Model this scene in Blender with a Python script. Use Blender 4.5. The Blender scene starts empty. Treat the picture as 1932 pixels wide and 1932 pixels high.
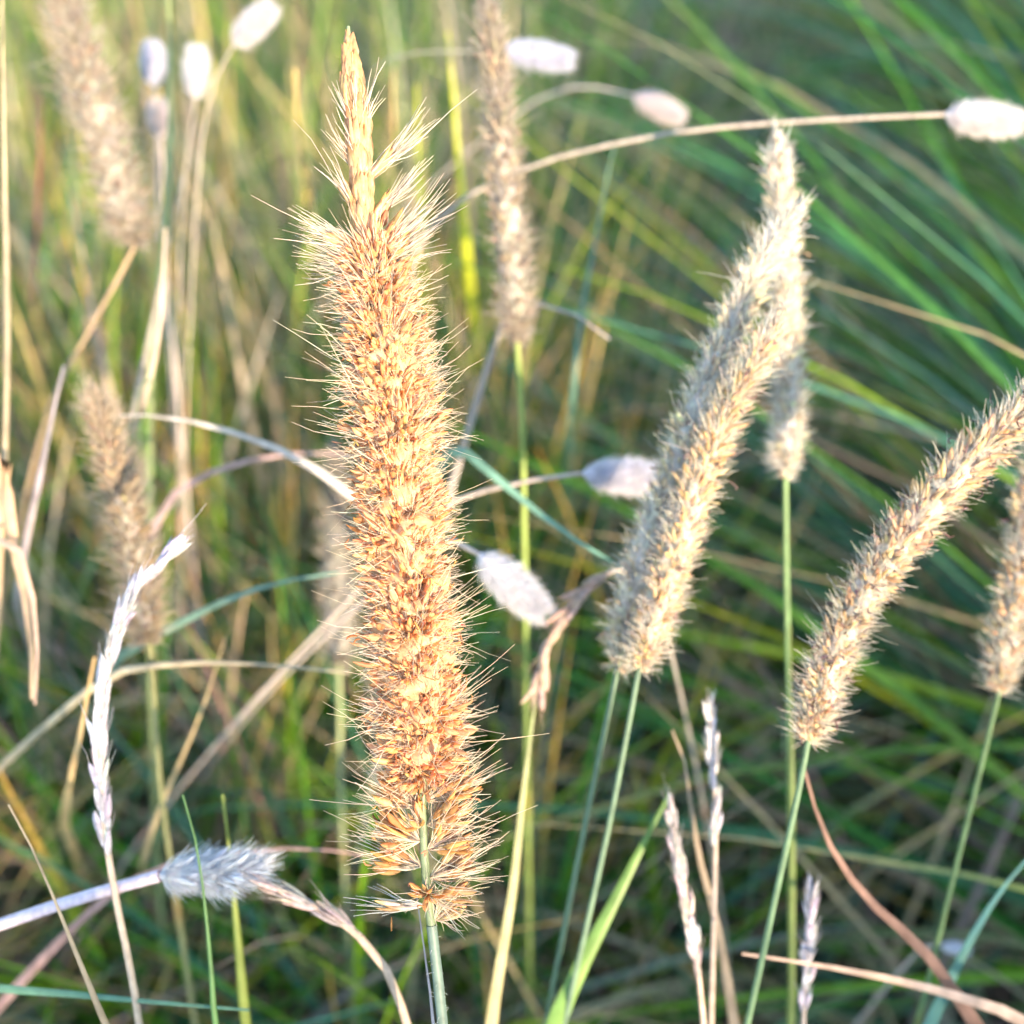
import bpy, math
import numpy as np
from math import radians as rad, sin, cos, tan

rng = np.random.default_rng(7)
S = bpy.context.scene
COL = S.collection

# ------------------------------------------------------------------ camera
PITCH = rad(42.0); FOV = rad(50.0); CAMZ = 0.50; FOCUS = 0.180
cd = bpy.data.cameras.new('camera'); cam = bpy.data.objects.new('camera', cd); COL.objects.link(cam)
cam.location = (0, 0, CAMZ); cam.rotation_euler = (rad(90) - PITCH, 0, 0)
cd.sensor_fit = 'HORIZONTAL'; cd.sensor_width = 36.0; cd.lens = 18.0 / tan(FOV / 2)
cd.clip_start = 0.01; cd.clip_end = 200.0
cd.dof.use_dof = True; cd.dof.focus_distance = FOCUS - 0.003
cd.dof.aperture_fstop = cd.lens / 4.1          # 4.1 mm wide opening
cd.dof.aperture_blades = 0
S.camera = cam

# ------------------------------------------------------------------ light
SUN_AZ = rad(30); SUN_EL = rad(15)             # low sun from the right, a little behind the camera
to_sun = np.array([sin(SUN_AZ) * cos(SUN_EL), -cos(SUN_AZ) * cos(SUN_EL), sin(SUN_EL)])
w = bpy.data.worlds.new('World'); S.world = w; w.use_nodes = True
nt = w.node_tree; bg = nt.nodes['Background']
sky = nt.nodes.new('ShaderNodeTexSky'); sky.sky_type = 'NISHITA'; sky.sun_disc = False
sky.sun_elevation = SUN_EL; sky.sun_rotation = math.atan2(to_sun[0], to_sun[1])
sky.air_density = 1.0; sky.dust_density = 0.6; sky.ozone_density = 1.0
nt.links.new(sky.outputs['Color'], bg.inputs['Color']); bg.inputs['Strength'].default_value = 0.15
sl = bpy.data.lights.new('sun', 'SUN'); sl.energy = 3.4; sl.angle = rad(0.6); sl.color = (1.0, 0.75, 0.50)
so = bpy.data.objects.new('sun', sl); COL.objects.link(so)
import mathutils
so.rotation_euler = mathutils.Vector(-to_sun).to_track_quat('-Z', 'Y').to_euler(); so.location = tuple(to_sun * 3)
S.view_settings.view_transform = 'Standard'; S.view_settings.look = 'None'
S.view_settings.exposure = 2.3; S.view_settings.gamma = 1.0
S.render.engine = 'CYCLES'
S.cycles.use_denoising = True
S.cycles.max_bounces = 8; S.cycles.transmission_bounces = 4; S.cycles.diffuse_bounces = 4

# ------------------------------------------------------------------ helpers
FWD = np.array([0, cos(PITCH), -sin(PITCH)]); UPV = np.array([0, sin(PITCH), cos(PITCH)]); RGT = np.array([1.0, 0, 0])
CAMP = np.array([0, 0, CAMZ]); TH = tan(FOV / 2)

def RM(d):
    return FOCUS + (d - FOCUS) * 0.62 if d > FOCUS else d
def P(px, py, d):
    """a place in the meadow, d metres along the view, seen at px, py of a 1932 wide print"""
    d = RM(d)
    return CAMP + FWD * d + RGT * ((px - 966) / 966 * TH * d) - UPV * ((py - 966) / 966 * TH * d)

def nrm(v):
    return v / np.maximum(np.linalg.norm(v, axis=-1, keepdims=True), 1e-12)

def spline(pts, n):
    p = np.asarray(pts, float)
    if len(p) == 2:
        return p[0] + (p[1] - p[0]) * np.linspace(0, 1, n)[:, None]
    q = np.vstack([2 * p[0] - p[1], p, 2 * p[-1] - p[-2]])
    seg = np.linalg.norm(np.diff(p, axis=0), axis=1); cum = np.r_[0, np.cumsum(seg)]
    out = []
    for s in np.linspace(0, cum[-1], n):
        i = min(np.searchsorted(cum, s, side='right') - 1, len(p) - 2); i = max(i, 0)
        t = (s - cum[i]) / max(seg[i], 1e-9)
        a, b, c, d = q[i], q[i + 1], q[i + 2], q[i + 3]
        out.append(0.5 * ((2 * b) + (-a + c) * t + (2 * a - 5 * b + 4 * c - d) * t * t + (-a + 3 * b - 3 * c + d) * t ** 3))
    return np.array(out)

def ground_z(x, y):
    return 0.012 * np.sin(x * 9 + 1.3) * np.cos(y * 7.1) + 0.006 * np.sin(x * 23 + y * 17) + 0.004 * np.sin(y * 41 - x * 13)

def to_ground(pts, n=7, bend=0.6):
    """carry a stem on from its last point down into the soil"""
    p = np.asarray(pts, float); a = p[-1]; t = nrm(p[-1] - p[-2])
    t = nrm(t + np.array([0, 0, -0.35]))
    if t[2] > -0.25: t = nrm(np.array([t[0], t[1], -0.25]))
    k = min(a[2] / -t[2], 0.45)
    m = a + t * k * 0.55
    g = np.array([m[0] + t[0] * k * 0.2, m[1] + t[1] * k * 0.2, 0.0]); g[2] = ground_z(g[0], g[1]) - 0.006
    u = np.linspace(0, 1, n + 1)[1:, None]
    return np.vstack([p, (1 - u) ** 2 * a + 2 * u * (1 - u) * m + u * u * g])

class MB:
    def __init__(self): self.v = []; self.f = []; self.c = []; self.n = 0
    def add(self, v, f, c):
        self.v.append(v.reshape(-1, 3)); self.f.append(f + self.n); self.c.append(c.reshape(-1, 3)); self.n += len(self.v[-1])
    def tubes(self, path, rad_, col, sides=3, ref=None, flat=1.0):
        """path (N,K,3), rad_ (N,K), col (N,K,3) or (N,3)"""
        path = np.asarray(path, float)
        if path.ndim == 2: path = path[None]
        N, K, _ = path.shape
        if N == 0: return
        rad_ = np.broadcast_to(np.asarray(rad_, float), (N, K))
        col = np.asarray(col, float)
        if col.ndim == 1: col = col[None]
        if col.ndim == 2: col = np.broadcast_to(col[:, None, :], (N, K, 3))
        t = nrm(np.gradient(path, axis=1))
        if ref is None: ref = rng.normal(size=(N, 1, 3))
        else: ref = np.broadcast_to(np.asarray(ref, float), (N, 3))[:, None, :]
        s = nrm(np.cross(t, ref)); u = np.cross(s, t)
        ang = np.arange(sides) * 2 * np.pi / sides
        v = path[:, :, None, :] + rad_[:, :, None, None] * (np.cos(ang)[None, None, :, None] * s[:, :, None, :] + flat * np.sin(ang)[None, None, :, None] * u[:, :, None, :])
        base = (np.arange(N) * K * sides)[:, None, None] + (np.arange(K - 1) * sides)[None, :, None]
        j = np.arange(sides)[None, None, :]; j2 = (j + 1) % sides
        q = np.stack([base + j, base + j2, base + sides + j2, base + sides + j], -1).reshape(-1, 4)
        self.add(v, q, np.broadcast_to(col[:, :, None, :], (N, K, sides, 3)))
    def ribbons(self, path, wid, col, side=None, fold=0.25):
        path = np.asarray(path, float)
        if path.ndim == 2: path = path[None]
        N, K, _ = path.shape
        if N == 0: return
        wid = np.broadcast_to(np.asarray(wid, float), (N, K)); col = np.asarray(col, float)
        if col.ndim == 1: col = col[None]
        if col.ndim == 2: col = np.broadcast_to(col[:, None, :], (N, K, 3))
        t = nrm(np.gradient(path, axis=1))
        if side is None: side = rng.normal(size=(N, 3))
        side = np.asarray(side, float)
        if side.ndim < 3: side = np.broadcast_to(side, (N, 3))[:, None, :]
        s = nrm(side - t * np.sum(t * side, -1, keepdims=True)); u = np.cross(s, t)
        h = wid[:, :, None] * 0.5
        v = np.stack([path - s * h + u * h * fold, path - u * h * fold * 0.6, path + s * h + u * h * fold], 2)
        base = (np.arange(N) * K * 3)[:, None, None] + (np.arange(K - 1) * 3)[None, :, None]
        j = np.arange(2)[None, None, :]
        q = np.stack([base + j, base + j + 1, base + 3 + j + 1, base + 3 + j], -1).reshape(-1, 4)
        self.add(v, q, np.broadcast_to(col[:, :, None, :], (N, K, 3, 3)))
    def build(self, name, mat, parent=None, origin=None, smooth=True):
        v = np.vstack(self.v); f = np.vstack(self.f); c = np.vstack(self.c)
        if origin is not None: v = v - origin
        me = bpy.data.meshes.new(name)
        me.vertices.add(len(v)); me.vertices.foreach_set('co', v.astype(np.float32).ravel())
        me.loops.add(f.size); me.loops.foreach_set('vertex_index', f.astype(np.int32).ravel())
        me.polygons.add(len(f)); me.polygons.foreach_set('loop_start', (np.arange(len(f)) * 4).astype(np.int32))
        me.update(calc_edges=True)
        if smooth: me.polygons.foreach_set('use_smooth', np.ones(len(f), bool))
        at = me.color_attributes.new('Col', 'FLOAT_COLOR', 'POINT')
        at.data.foreach_set('color', np.c_[np.clip(c, 0, 1), np.ones(len(c))].astype(np.float32).ravel())
        me.materials.append(mat)
        o = bpy.data.objects.new(name, me); COL.objects.link(o)
        if parent is not None: o.parent = parent
        elif origin is not None: o.location = tuple(origin)
        return o

def plant_mat(name, transl=0.35, rough=0.55, spec=0.3, noise=0.25, scale=400.0, streak=None):
    m = bpy.data.materials.new(name); m.use_nodes = True
    t = m.node_tree; t.nodes.clear(); L = t.links.new
    out = t.nodes.new('ShaderNodeOutputMaterial'); pr = t.nodes.new('ShaderNodeBsdfPrincipled')
    tr = t.nodes.new('ShaderNodeBsdfTranslucent'); mx = t.nodes.new('ShaderNodeMixShader')
    at = t.nodes.new('ShaderNodeAttribute'); at.attribute_name = 'Col'
    tc = t.nodes.new('ShaderNodeTexCoord'); nz = t.nodes.new('ShaderNodeTexNoise')
    nz.inputs['Scale'].default_value = scale; nz.inputs['Detail'].default_value = 3
    if streak:
        mp = t.nodes.new('ShaderNodeMapping'); mp.inputs['Scale'].default_value = streak
        L(tc.outputs['Object'], mp.inputs['Vector']); L(mp.outputs['Vector'], nz.inputs['Vector'])
    else:
        L(tc.outputs['Object'], nz.inputs['Vector'])
    mr = t.nodes.new('ShaderNodeMapRange'); mr.inputs['From Min'].default_value = 0.3; mr.inputs['From Max'].default_value = 0.7
    mr.inputs['To Min'].default_value = 1 - noise; mr.inputs['To Max'].default_value = 1 + noise
    L(nz.outputs['Fac'], mr.inputs['Value'])
    ml = t.nodes.new('ShaderNodeVectorMath'); ml.operation = 'MULTIPLY'
    L(at.outputs['Color'], ml.inputs[0]); L(mr.outputs['Result'], ml.inputs[1])
    L(ml.outputs['Vector'], pr.inputs['Base Color']); L(ml.outputs['Vector'], tr.inputs['Color'])
    pr.inputs['Roughness'].default_value = rough; pr.inputs['Specular IOR Level'].default_value = spec
    mx.inputs['Fac'].default_value = transl
    L(pr.outputs['BSDF'], mx.inputs[1]); L(tr.outputs['BSDF'], mx.inputs[2]); L(mx.outputs['Shader'], out.inputs['Surface'])
    return m

M_HUSK = plant_mat('dry_husk', 0.6, 0.5, 0.35, 0.25, 900)
M_BRISTLE = plant_mat('bristle', 0.55, 0.4, 0.4, 0.15, 500)
M_ANTHER = plant_mat('anther', 0.1, 0.6, 0.3, 0.3, 900)
M_STEM = plant_mat('stem', 0.05, 0.5, 0.35, 0.22, 700, (1, 1, 0.12))
M_BLADE = plant_mat('blade', 0.30, 0.42, 0.4, 0.22, 260, (1, 1, 0.15))
M_DRY = plant_mat('dry_blade', 0.3, 0.6, 0.25, 0.28, 260, (1, 1, 0.15))
M_FLUFF = plant_mat('fluff', 0.45, 0.6, 0.2, 0.1, 500)

def tag(o, label, cat, group=None, kind=None):
    if label: o['label'] = label
    if cat: o['category'] = cat
    if group: o['group'] = group
    if kind: o['kind'] = kind
    return o

def empty(name, loc, label, cat, group=None):
    o = bpy.data.objects.new(name, None); COL.objects.link(o); o.empty_display_size = 0.01
    o.location = tuple(loc)
    return tag(o, label, cat, group)

def vary(col, n, amt=0.15, hue=0.06):
    col = np.asarray(col, float)
    return np.clip(col * (1 + rng.normal(0, amt, (n, 1))) * (1 + rng.normal(0, hue, (n, 3))), 0.01, 0.95)

# ------------------------------------------------------------------ ground
def soil_mat():
    m = bpy.data.materials.new('dark_soil'); m.use_nodes = True; t = m.node_tree; L = t.links.new
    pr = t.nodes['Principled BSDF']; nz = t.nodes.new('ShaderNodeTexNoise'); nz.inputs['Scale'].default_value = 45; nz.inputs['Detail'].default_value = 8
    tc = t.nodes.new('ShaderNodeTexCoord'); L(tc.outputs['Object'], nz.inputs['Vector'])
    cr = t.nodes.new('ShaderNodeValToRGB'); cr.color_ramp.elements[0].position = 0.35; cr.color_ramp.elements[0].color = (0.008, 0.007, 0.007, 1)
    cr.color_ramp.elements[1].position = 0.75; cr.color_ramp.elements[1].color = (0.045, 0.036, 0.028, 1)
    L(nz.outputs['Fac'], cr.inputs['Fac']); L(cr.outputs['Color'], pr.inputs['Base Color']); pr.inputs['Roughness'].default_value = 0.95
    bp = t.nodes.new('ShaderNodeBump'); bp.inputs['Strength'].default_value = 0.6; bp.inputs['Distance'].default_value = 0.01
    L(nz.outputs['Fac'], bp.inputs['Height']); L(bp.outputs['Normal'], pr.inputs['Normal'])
    return m
def build_ground():
    a = np.r_[np.linspace(-60, -2.2, 14), np.linspace(-2, 2, 121), np.linspace(2.2, 60, 14)]
    b = np.r_[np.linspace(-60, -1.2, 12), np.linspace(-1, 4, 151), np.linspace(4.2, 90, 16)]
    X, Y = np.meshgrid(a, b); Z = ground_z(X, Y) + rng.normal(0, 0.002, X.shape)
    n, k = X.shape; idx = np.arange(n * k).reshape(n, k)
    f = np.stack([idx[:-1, :-1], idx[:-1, 1:], idx[1:, 1:], idx[1:, :-1]], -1).reshape(-1, 4)
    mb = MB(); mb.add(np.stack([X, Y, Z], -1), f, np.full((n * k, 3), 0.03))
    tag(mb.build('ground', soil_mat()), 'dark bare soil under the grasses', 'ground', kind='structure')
build_ground()

# ------------------------------------------------------------------ grass
GREEN = [(0.10, 0.27, 0.014), (0.19, 0.36, 0.018), (0.05, 0.18, 0.025), (0.26, 0.34, 0.024), (0.06, 0.20, 0.09), (0.08, 0.23, 0.15)]
TANS = [(0.50, 0.39, 0.24), (0.58, 0.47, 0.30), (0.42, 0.30, 0.19), (0.46, 0.36, 0.27), (0.36, 0.25, 0.20)]
def palette(n, cols, wts):
    cols = np.asarray(cols, float); wts = np.asarray(wts, float); i = rng.choice(len(cols), n, p=wts / wts.sum())
    c = cols[i]; return np.clip(c * (1 + rng.normal(0, .2, (n, 1))) * (1 + rng.normal(0, .07, (n, 3))), .01, .9)

def arcs(base, az, el, length, droop, K, wob=0.03):
    """grass blades growing from base with heading az and start elevation el, bending over under their weight"""
    n = len(base); ds = length / (K - 1)
    p = np.empty((n, K, 3)); p[:, 0] = base
    e = el.copy(); a = az.copy()
    for k in range(1, K):
        d = np.stack([np.cos(e) * np.cos(a), np.cos(e) * np.sin(a), np.sin(e)], -1)
        p[:, k] = p[:, k - 1] + d * ds[:, None]
        e = e - droop * (k / (K - 1)) * 2 / (K - 1); a = a + rng.normal(0, wob, n)
    return p
def taper(n, K, w, start=0.6):
    u = np.linspace(0, 1, K)[None]; prof = np.minimum(1, start + u * 2) * np.clip((1 - u) / 0.55, 0.03, 1) ** 0.8
    return w[:, None] * prof
def blade_field(mb, base, az, el, length, droop, width, col, K=8, tipdry=0.35, dry_lit_col=(0.45, 0.36, 0.2)):
    n = len(base); p = arcs(base, az, el, length, droop, K)
    dd = np.linalg.norm(p - CAMP, axis=2); ok = ~((dd < .275) & (p[:, :, 1] > .0) & (np.abs(p[:, :, 0]) < .35)).any(1)
    p, az, width, col = p[ok], az[ok], width[ok], col[ok]; n = len(p)
    p[:, :, 2] = np.maximum(p[:, :, 2], ground_z(p[:, :, 0], p[:, :, 1]) + 0.002)
    side = np.stack([-np.sin(az), np.cos(az), np.zeros(n)], -1) + rng.normal(0, 0.5, (n, 3))
    u = np.linspace(0, 1, K)[None, :, None]
    dry = (rng.random((n, 1, 1)) < tipdry) * np.clip((u - rng.uniform(.4, .9, (n, 1, 1))) * 4, 0, 1)
    c = col[:, None, :] * (1 - dry) + np.array(dry_lit_col) * dry
    mb.ribbons(p, taper(n, K, width), c, side, 0.3)

def meadow():
    # short mixed meadow on the left and far side
    g = MB(); d = MB()
    n = 21000
    x = rng.uniform(-1.15, 0.62, n); y = rng.uniform(0.12, 2.3, n) ** 1.0
    # a bare dark gap that runs from the middle of the view to the lower right
    gap = 0.03 + 0.14 * np.clip(y - 0.15, 0, 3) + 0.04 * np.sin(y * 9)
    keep = (x < gap) | (y > 1.05 + 0.2 * np.sin(x * 8))
    keep &= (rng.random(n) < np.where(y < 1.2, 1.0, 0.6))
    x, y = x[keep], y[keep]; n = len(x)
    base = np.stack([x, y, ground_z(x, y) - 0.004], -1)
    az = rng.uniform(0, 2 * np.pi, n); el = rad(90) - np.abs(rng.normal(0, rad(20), n))
    ln = rng.uniform(0.10, 0.29, n); dr = np.abs(rng.normal(0.5, 0.45, n)); wd = rng.uniform(0.0014, 0.0044, n)
    isg = rng.random(n) < 0.72
    blade_field(g, base[isg], az[isg], el[isg], ln[isg], dr[isg], wd[isg], palette(isg.sum(), GREEN, (3, 3, 3, 2, 1.5, 1)))
    q = ~isg
    blade_field(d, base[q], az[q], el[q] * rng.uniform(.55, 1, q.sum()), ln[q] * 1.05, dr[q], wd[q] * .75,
                palette(q.sum(), TANS + [(0.30, 0.15, 0.14), (0.26, 0.15, 0.20)], (3, 3, 2, 2, 2, .5, .7)), tipdry=0)
    # nearer growth in the lower left, every colour, leaning across each other
    m = 3000; x = rng.uniform(-.40, .12, m); y = rng.uniform(.14, .62, m); k = x < .03 + .12 * y; x, y = x[k], y[k]; m = len(x)
    base = np.stack([x, y, ground_z(x, y) - .004], -1); cols = palette(m, GREEN + TANS + [(.60, .42, .14), (.24, .30, .22)], (3, 3, 2, 2, 2, 2, 1, 1, 1, 1, 1, .8, 1))
    blade_field(g, base, rng.uniform(0, 6.28, m), rng.uniform(rad(40), rad(88), m), rng.uniform(.16, .30, m), np.abs(rng.normal(.5, .45, m)), rng.uniform(.0012, .0036, m), cols, K=9, tipdry=.4, dry_lit_col=(.72, .44, .10))  # gold on the dry tips: sunlit dots put into their colour
    # grey green blades crossing the sweep of the right hand tussocks, thin over the bare pocket
    m = 1500; x = rng.uniform(.08, .75, m); y = rng.uniform(.12, 1.1, m); k = np.hypot(x - .16, (y - .66) * .5) > .15; x, y = x[k], y[k]; m = len(x)
    base = np.stack([x, y, ground_z(x, y) - .004], -1); cols = palette(m, [(.22, .30, .17), (.14, .24, .12), (.34, .34, .22), (.13, .24, .17), (.42, .36, .25), (.24, .19, .17)], (3, 3, 2, 3, 1.5, 1))
    blade_field(g, base, rng.uniform(0, 6.28, m), rng.uniform(rad(20), rad(75), m), rng.uniform(.16, .36, m), np.abs(rng.normal(.8, .5, m)), rng.uniform(.0016, .0044, m), cols, K=10)
    # fine dead strands leaning every way through the green
    m = 7000; x = rng.uniform(-.9, .35, m); y = rng.uniform(.12, 1.3, m); k = (x < .05 + .16 * y) | (rng.random(m) < .35); x, y = x[k], y[k]; m = len(x)
    base = np.stack([x, y, ground_z(x, y) + .001], -1); cols = palette(m, TANS + [(.30, .16, .18), (.20, .27, .10), (.13, .24, .15)], (3, 3, 2, 2, 2, .7, 3, 2))
    blade_field(d, base, rng.uniform(0, 6.28, m), rng.uniform(rad(12), rad(72), m), rng.uniform(.14, .34, m), np.abs(rng.normal(.6, .5, m)), rng.uniform(.0008, .0022, m), cols, K=9, tipdry=0)
    # thatch: fallen straw lying on the soil
    t_ = MB(); m = 5200; x = rng.uniform(-1, 1.0, m); y = rng.uniform(.08, 1.7, m); k = ~((np.abs(x - .15 - .05 * (y - .6)) < .10) & (y > .40) & (y < 1.05)); x, y = x[k], y[k]; m = len(x); base = np.stack([x, y, ground_z(x, y) + rng.uniform(.002, .03, m)], -1)
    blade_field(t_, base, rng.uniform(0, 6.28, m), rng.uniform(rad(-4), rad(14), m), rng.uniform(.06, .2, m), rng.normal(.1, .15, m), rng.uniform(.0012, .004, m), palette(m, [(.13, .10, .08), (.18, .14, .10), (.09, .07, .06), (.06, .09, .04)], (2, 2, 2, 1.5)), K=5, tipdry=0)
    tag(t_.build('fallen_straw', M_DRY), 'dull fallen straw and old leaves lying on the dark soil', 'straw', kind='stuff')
    # taller yellowing leaves standing in the far left of the meadow
    m = 300; x = rng.uniform(-.42, .03, m); y = rng.uniform(.34, .80, m)
    base = np.stack([x, y, ground_z(x, y) - .004], -1); cols = palette(m, [(.30, .36, .05), (.55, .42, .18), (.60, .50, .34), (.20, .30, .06), (.50, .40, .34)], (2, 2, 3, 3, 2))
    dd = MB(); blade_field(d, base, rng.uniform(0, 6.28, m), rad(90) - np.abs(rng.normal(0, rad(9), m)), rng.uniform(.22, .36, m), np.abs(rng.normal(.25, .2, m)), rng.uniform(.002, .0045, m), cols, tipdry=.2)
    tag(g.build('meadow_grass', M_BLADE), 'tangled short green meadow grass behind the seed heads', 'grass', kind='stuff')
    tag(d.build('dry_grass', M_DRY), 'dead tan and purplish grass mixed through the green meadow', 'dry grass', kind='stuff')
meadow()

def tussock(name, label, cx, cy, spread, n, az_mid, az_sd, el_mid, el_sd, lmin, lmax, droop, wmin, wmax, wts_green, dryfrac, group):
    root = empty(name, (cx, cy, float(ground_z(cx, cy))), label, 'grass tussock', group)
    org = np.array(root.location)
    r = np.sqrt(rng.random(n)) * spread; a = rng.uniform(0, 2 * np.pi, n)
    x = cx + r * np.cos(a); y = cy + r * np.sin(a); base = np.stack([x, y, ground_z(x, y) - 0.004], -1)
    az = rng.normal(az_mid, az_sd, n); el = np.clip(rng.normal(el_mid, el_sd, n), rad(8), rad(88))
    ln = rng.uniform(lmin, lmax, n); dr = np.abs(rng.normal(droop, droop * .4, n)); wd = rng.uniform(wmin, wmax, n)
    q = rng.random(n) < dryfrac
    g = MB(); d = MB()
    blade_field(g, base[~q], az[~q], el[~q], ln[~q], dr[~q], wd[~q], palette((~q).sum(), GREEN, wts_green), K=11, tipdry=.25)
    blade_field(d, base[q], az[q], el[q] * .85, ln[q], dr[q], wd[q] * .8, palette(q.sum(), np.array(TANS) * .55, (3, 3, 2, 2, 2)), K=11, tipdry=0)
    g.build('green_leaves', M_BLADE, root, org)['kind'] = 'stuff'
    d.build('dry_leaves', M_DRY, root, org)['kind'] = 'stuff'
    return root
TG = 'arching grass tussocks'
# its leaves sweep from the lower right to the upper left across the dark soil
tussock('grass_tussock', 'big tussock whose long arching leaves sweep in from the right edge', 0.46, 0.16, 0.11, 1000, rad(118), rad(22), rad(36), rad(12), 0.45, 0.72, 0.92, 0.0026, 0.0056, (2, 2, 3, 1, 3, 3), 0.24, TG)
tussock('grass_tussock', 'bright green tussock filling the top right corner', 0.62, 0.86, 0.16, 850, rad(135), rad(45), rad(55), rad(16), 0.30, 0.62, 0.8, 0.0035, 0.0075, (4, 4, 2, 2, 2, 2), 0.2, TG)
tussock('grass_tussock', 'bluish green tussock leaning over the dark gap at centre', 0.02, 0.50, 0.06, 240, rad(35), rad(35), rad(40), rad(16), 0.18, 0.36, 0.9, 0.002, 0.004, (1, 1, 3, 1, 3, 4), 0.25, TG)
# unseen tall stand added on the sun's side to shade the meadow floor
def stand():
    g = MB(); d = MB()
    n = 9000
    rr = rng.uniform(1.0, 1.8, n); cc = rng.uniform(-.7, 1.0, n)
    ln = rng.uniform(0.44, 0.575, n)
    # taller growth on either side of a narrow gap through which the sun reaches the front seed head
    tall = ((cc < -.064) | (cc > .036)) & (rng.random(n) < .72)
    ln[tall] = rng.uniform(.58, .90, tall.sum())
    soft = (cc > .036) & (cc < .32); ln[soft] = rng.uniform(.48, .69, soft.sum())
    slit = ((cc > -.125) & (cc < -.090)) | ((cc > -.225) & (cc < -.175))  # low strips shaped to let sun streaks onto the left meadow
    ln[slit] = rng.uniform(.32, .44, slit.sum())
    x = sin(SUN_AZ) * rr + cos(SUN_AZ) * cc; y = .13 - cos(SUN_AZ) * rr + sin(SUN_AZ) * cc
    base = np.stack([x, y, ground_z(x, y) - .004], -1)
    az = rng.uniform(0, 2 * np.pi, n); el = rad(90) - np.abs(rng.normal(0, rad(5), n))
    near = np.abs(cc + .06) < .21; el[near] = rad(90) - np.abs(rng.normal(0, rad(1.5), near.sum()))
    dr = np.abs(rng.normal(.2, .15, n)); dr[near] *= .25; wd = rng.uniform(.004, .009, n); q = rng.random(n) < .3
    blade_field(g, base[~q], az[~q], el[~q], ln[~q], dr[~q], wd[~q], palette((~q).sum(), GREEN, (3, 3, 3, 2, 2, 2)))
    blade_field(d, base[q], az[q], el[q], ln[q], dr[q], wd[q], palette(q.sum(), TANS, (3, 3, 2, 2, 2)), tipdry=0)
    tag(g.build('shade_grass', M_BLADE), 'added tall green grass out of view, shading the meadow', 'grass', kind='stuff')
    tag(d.build('shade_dry_grass', M_DRY), 'added tall dead grass out of view, shading the meadow', 'dry grass', kind='stuff')
stand()

# ------------------------------------------------------------------ seed spikes
def frames(path):
    t = nrm(np.gradient(path, axis=0)); v = np.broadcast_to(-FWD, t.shape)
    n = nrm(np.cross(v, t)) * 1.0
    n = np.where((n @ RGT)[:, None] < 0, -n, n)
    b = np.cross(t, n); b = np.where((b @ FWD)[:, None] > 0, -b, b)
    return t, n, b

def fasc(mb_h, mb_b, mb_a, base, dirv, axis, reach, nf, nb, blen, pal, fl=0.0046, fr=0.00085, br=0.00011, na=0, spread=0.42, longp=0.08, K=6):
    """clusters of husks wrapped in bristles. base, dirv, axis (n,3); reach (n,) how far the husks stand out"""
    n = len(base)
    if n == 0: return
    if nf:
        i = np.repeat(np.arange(n), nf); m = len(i)
        d = nrm(dirv[i] + rng.normal(0, spread * .8, (m, 3)))
        L = np.minimum(fl * rng.uniform(.7, 1.25, m), reach[i] * .95)
        s0 = (reach[i] - L) * rng.uniform(.35, 1.05, m)
        u = np.linspace(0, 1, K)[None, :, None]
        bend = nrm(axis[i] + rng.normal(0, .5, (m, 3)))[:, None, :] * (L[:, None, None] * .22) * u ** 2
        p = base[i][:, None, :] + d[:, None, :] * (s0[:, None, None] + L[:, None, None] * u) + bend
        prof = np.interp(np.linspace(0, 1, K), [0, .2, .5, .8, 1], [.25, .8, 1, .62, .06])
        r = fr * rng.uniform(.65, 1.25, m)[:, None] * prof[None]
        c0 = vary(pal['husk'], m, .16, .05); c1 = c0 * np.array(pal.get('tipmul', (1.0, .82, .62)))
        pale = rng.random(m) < pal.get('pale', .3); c0[pale] = vary(pal['paper'], pale.sum(), .08, .03)
        c = c0[:, None, :] * (1 - u) + c1[:, None, :] * u
        mb_h.tubes(p, r, c, sides=5, flat=.55)
    if nb:
        i = np.repeat(np.arange(n), nb); m = len(i)
        d = nrm(dirv[i] + rng.normal(0, spread, (m, 3)))
        L = blen[i] * rng.uniform(.55, 1.1, m); lg = rng.random(m) < longp; L[lg] *= rng.uniform(1.2, 1.6, lg.sum())
        KB = 6; u = np.linspace(0, 1, KB)[None, :, None]
        b1 = nrm(axis[i] * .7 + rng.normal(0, .8, (m, 3)))[:, None, :]
        b2 = nrm(rng.normal(0, 1, (m, 3)))[:, None, :]
        Lk = L[:, None, None]
        p = base[i][:, None, :] + d[:, None, :] * Lk * u + b1 * Lk * .16 * u ** 2 + b2 * Lk * .045 * np.sin(u * 5.5)
        r = br * rng.uniform(.7, 1.3, m)[:, None] * np.interp(np.linspace(0, 1, KB), [0, .6, 1], [1, .8, .35])[None]
        mb_b.tubes(p, r, vary(pal['bristle'], m, .1, .03), sides=3)
    if na and mb_a is not None:
        i = np.repeat(np.arange(n), na); m = len(i)
        d = nrm(dirv[i] + rng.normal(0, .5, (m, 3))); s = reach[i] * rng.uniform(.6, .97, m)
        st = base[i] + d * s[:, None]; L = rng.uniform(.0010, .0024, m)[:, None, None]
        d1 = nrm(rng.normal(0, 1, (m, 3)) + d * .5)[:, None, :]; d2 = nrm(rng.normal(0, 1, (m, 3)))[:, None, :]
        u = np.linspace(0, 1, 5)[None, :, None]
        p = st[:, None, :] + d1 * L * u + d2 * L * .5 * np.sin(u * 3)
        mb_a.tubes(p, rng.uniform(.00010, .0002, m)[:, None] * np.array([.6, 1, 1, .9, .3])[None], vary(pal['anther'], m, .3, .1), sides=4)

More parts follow.
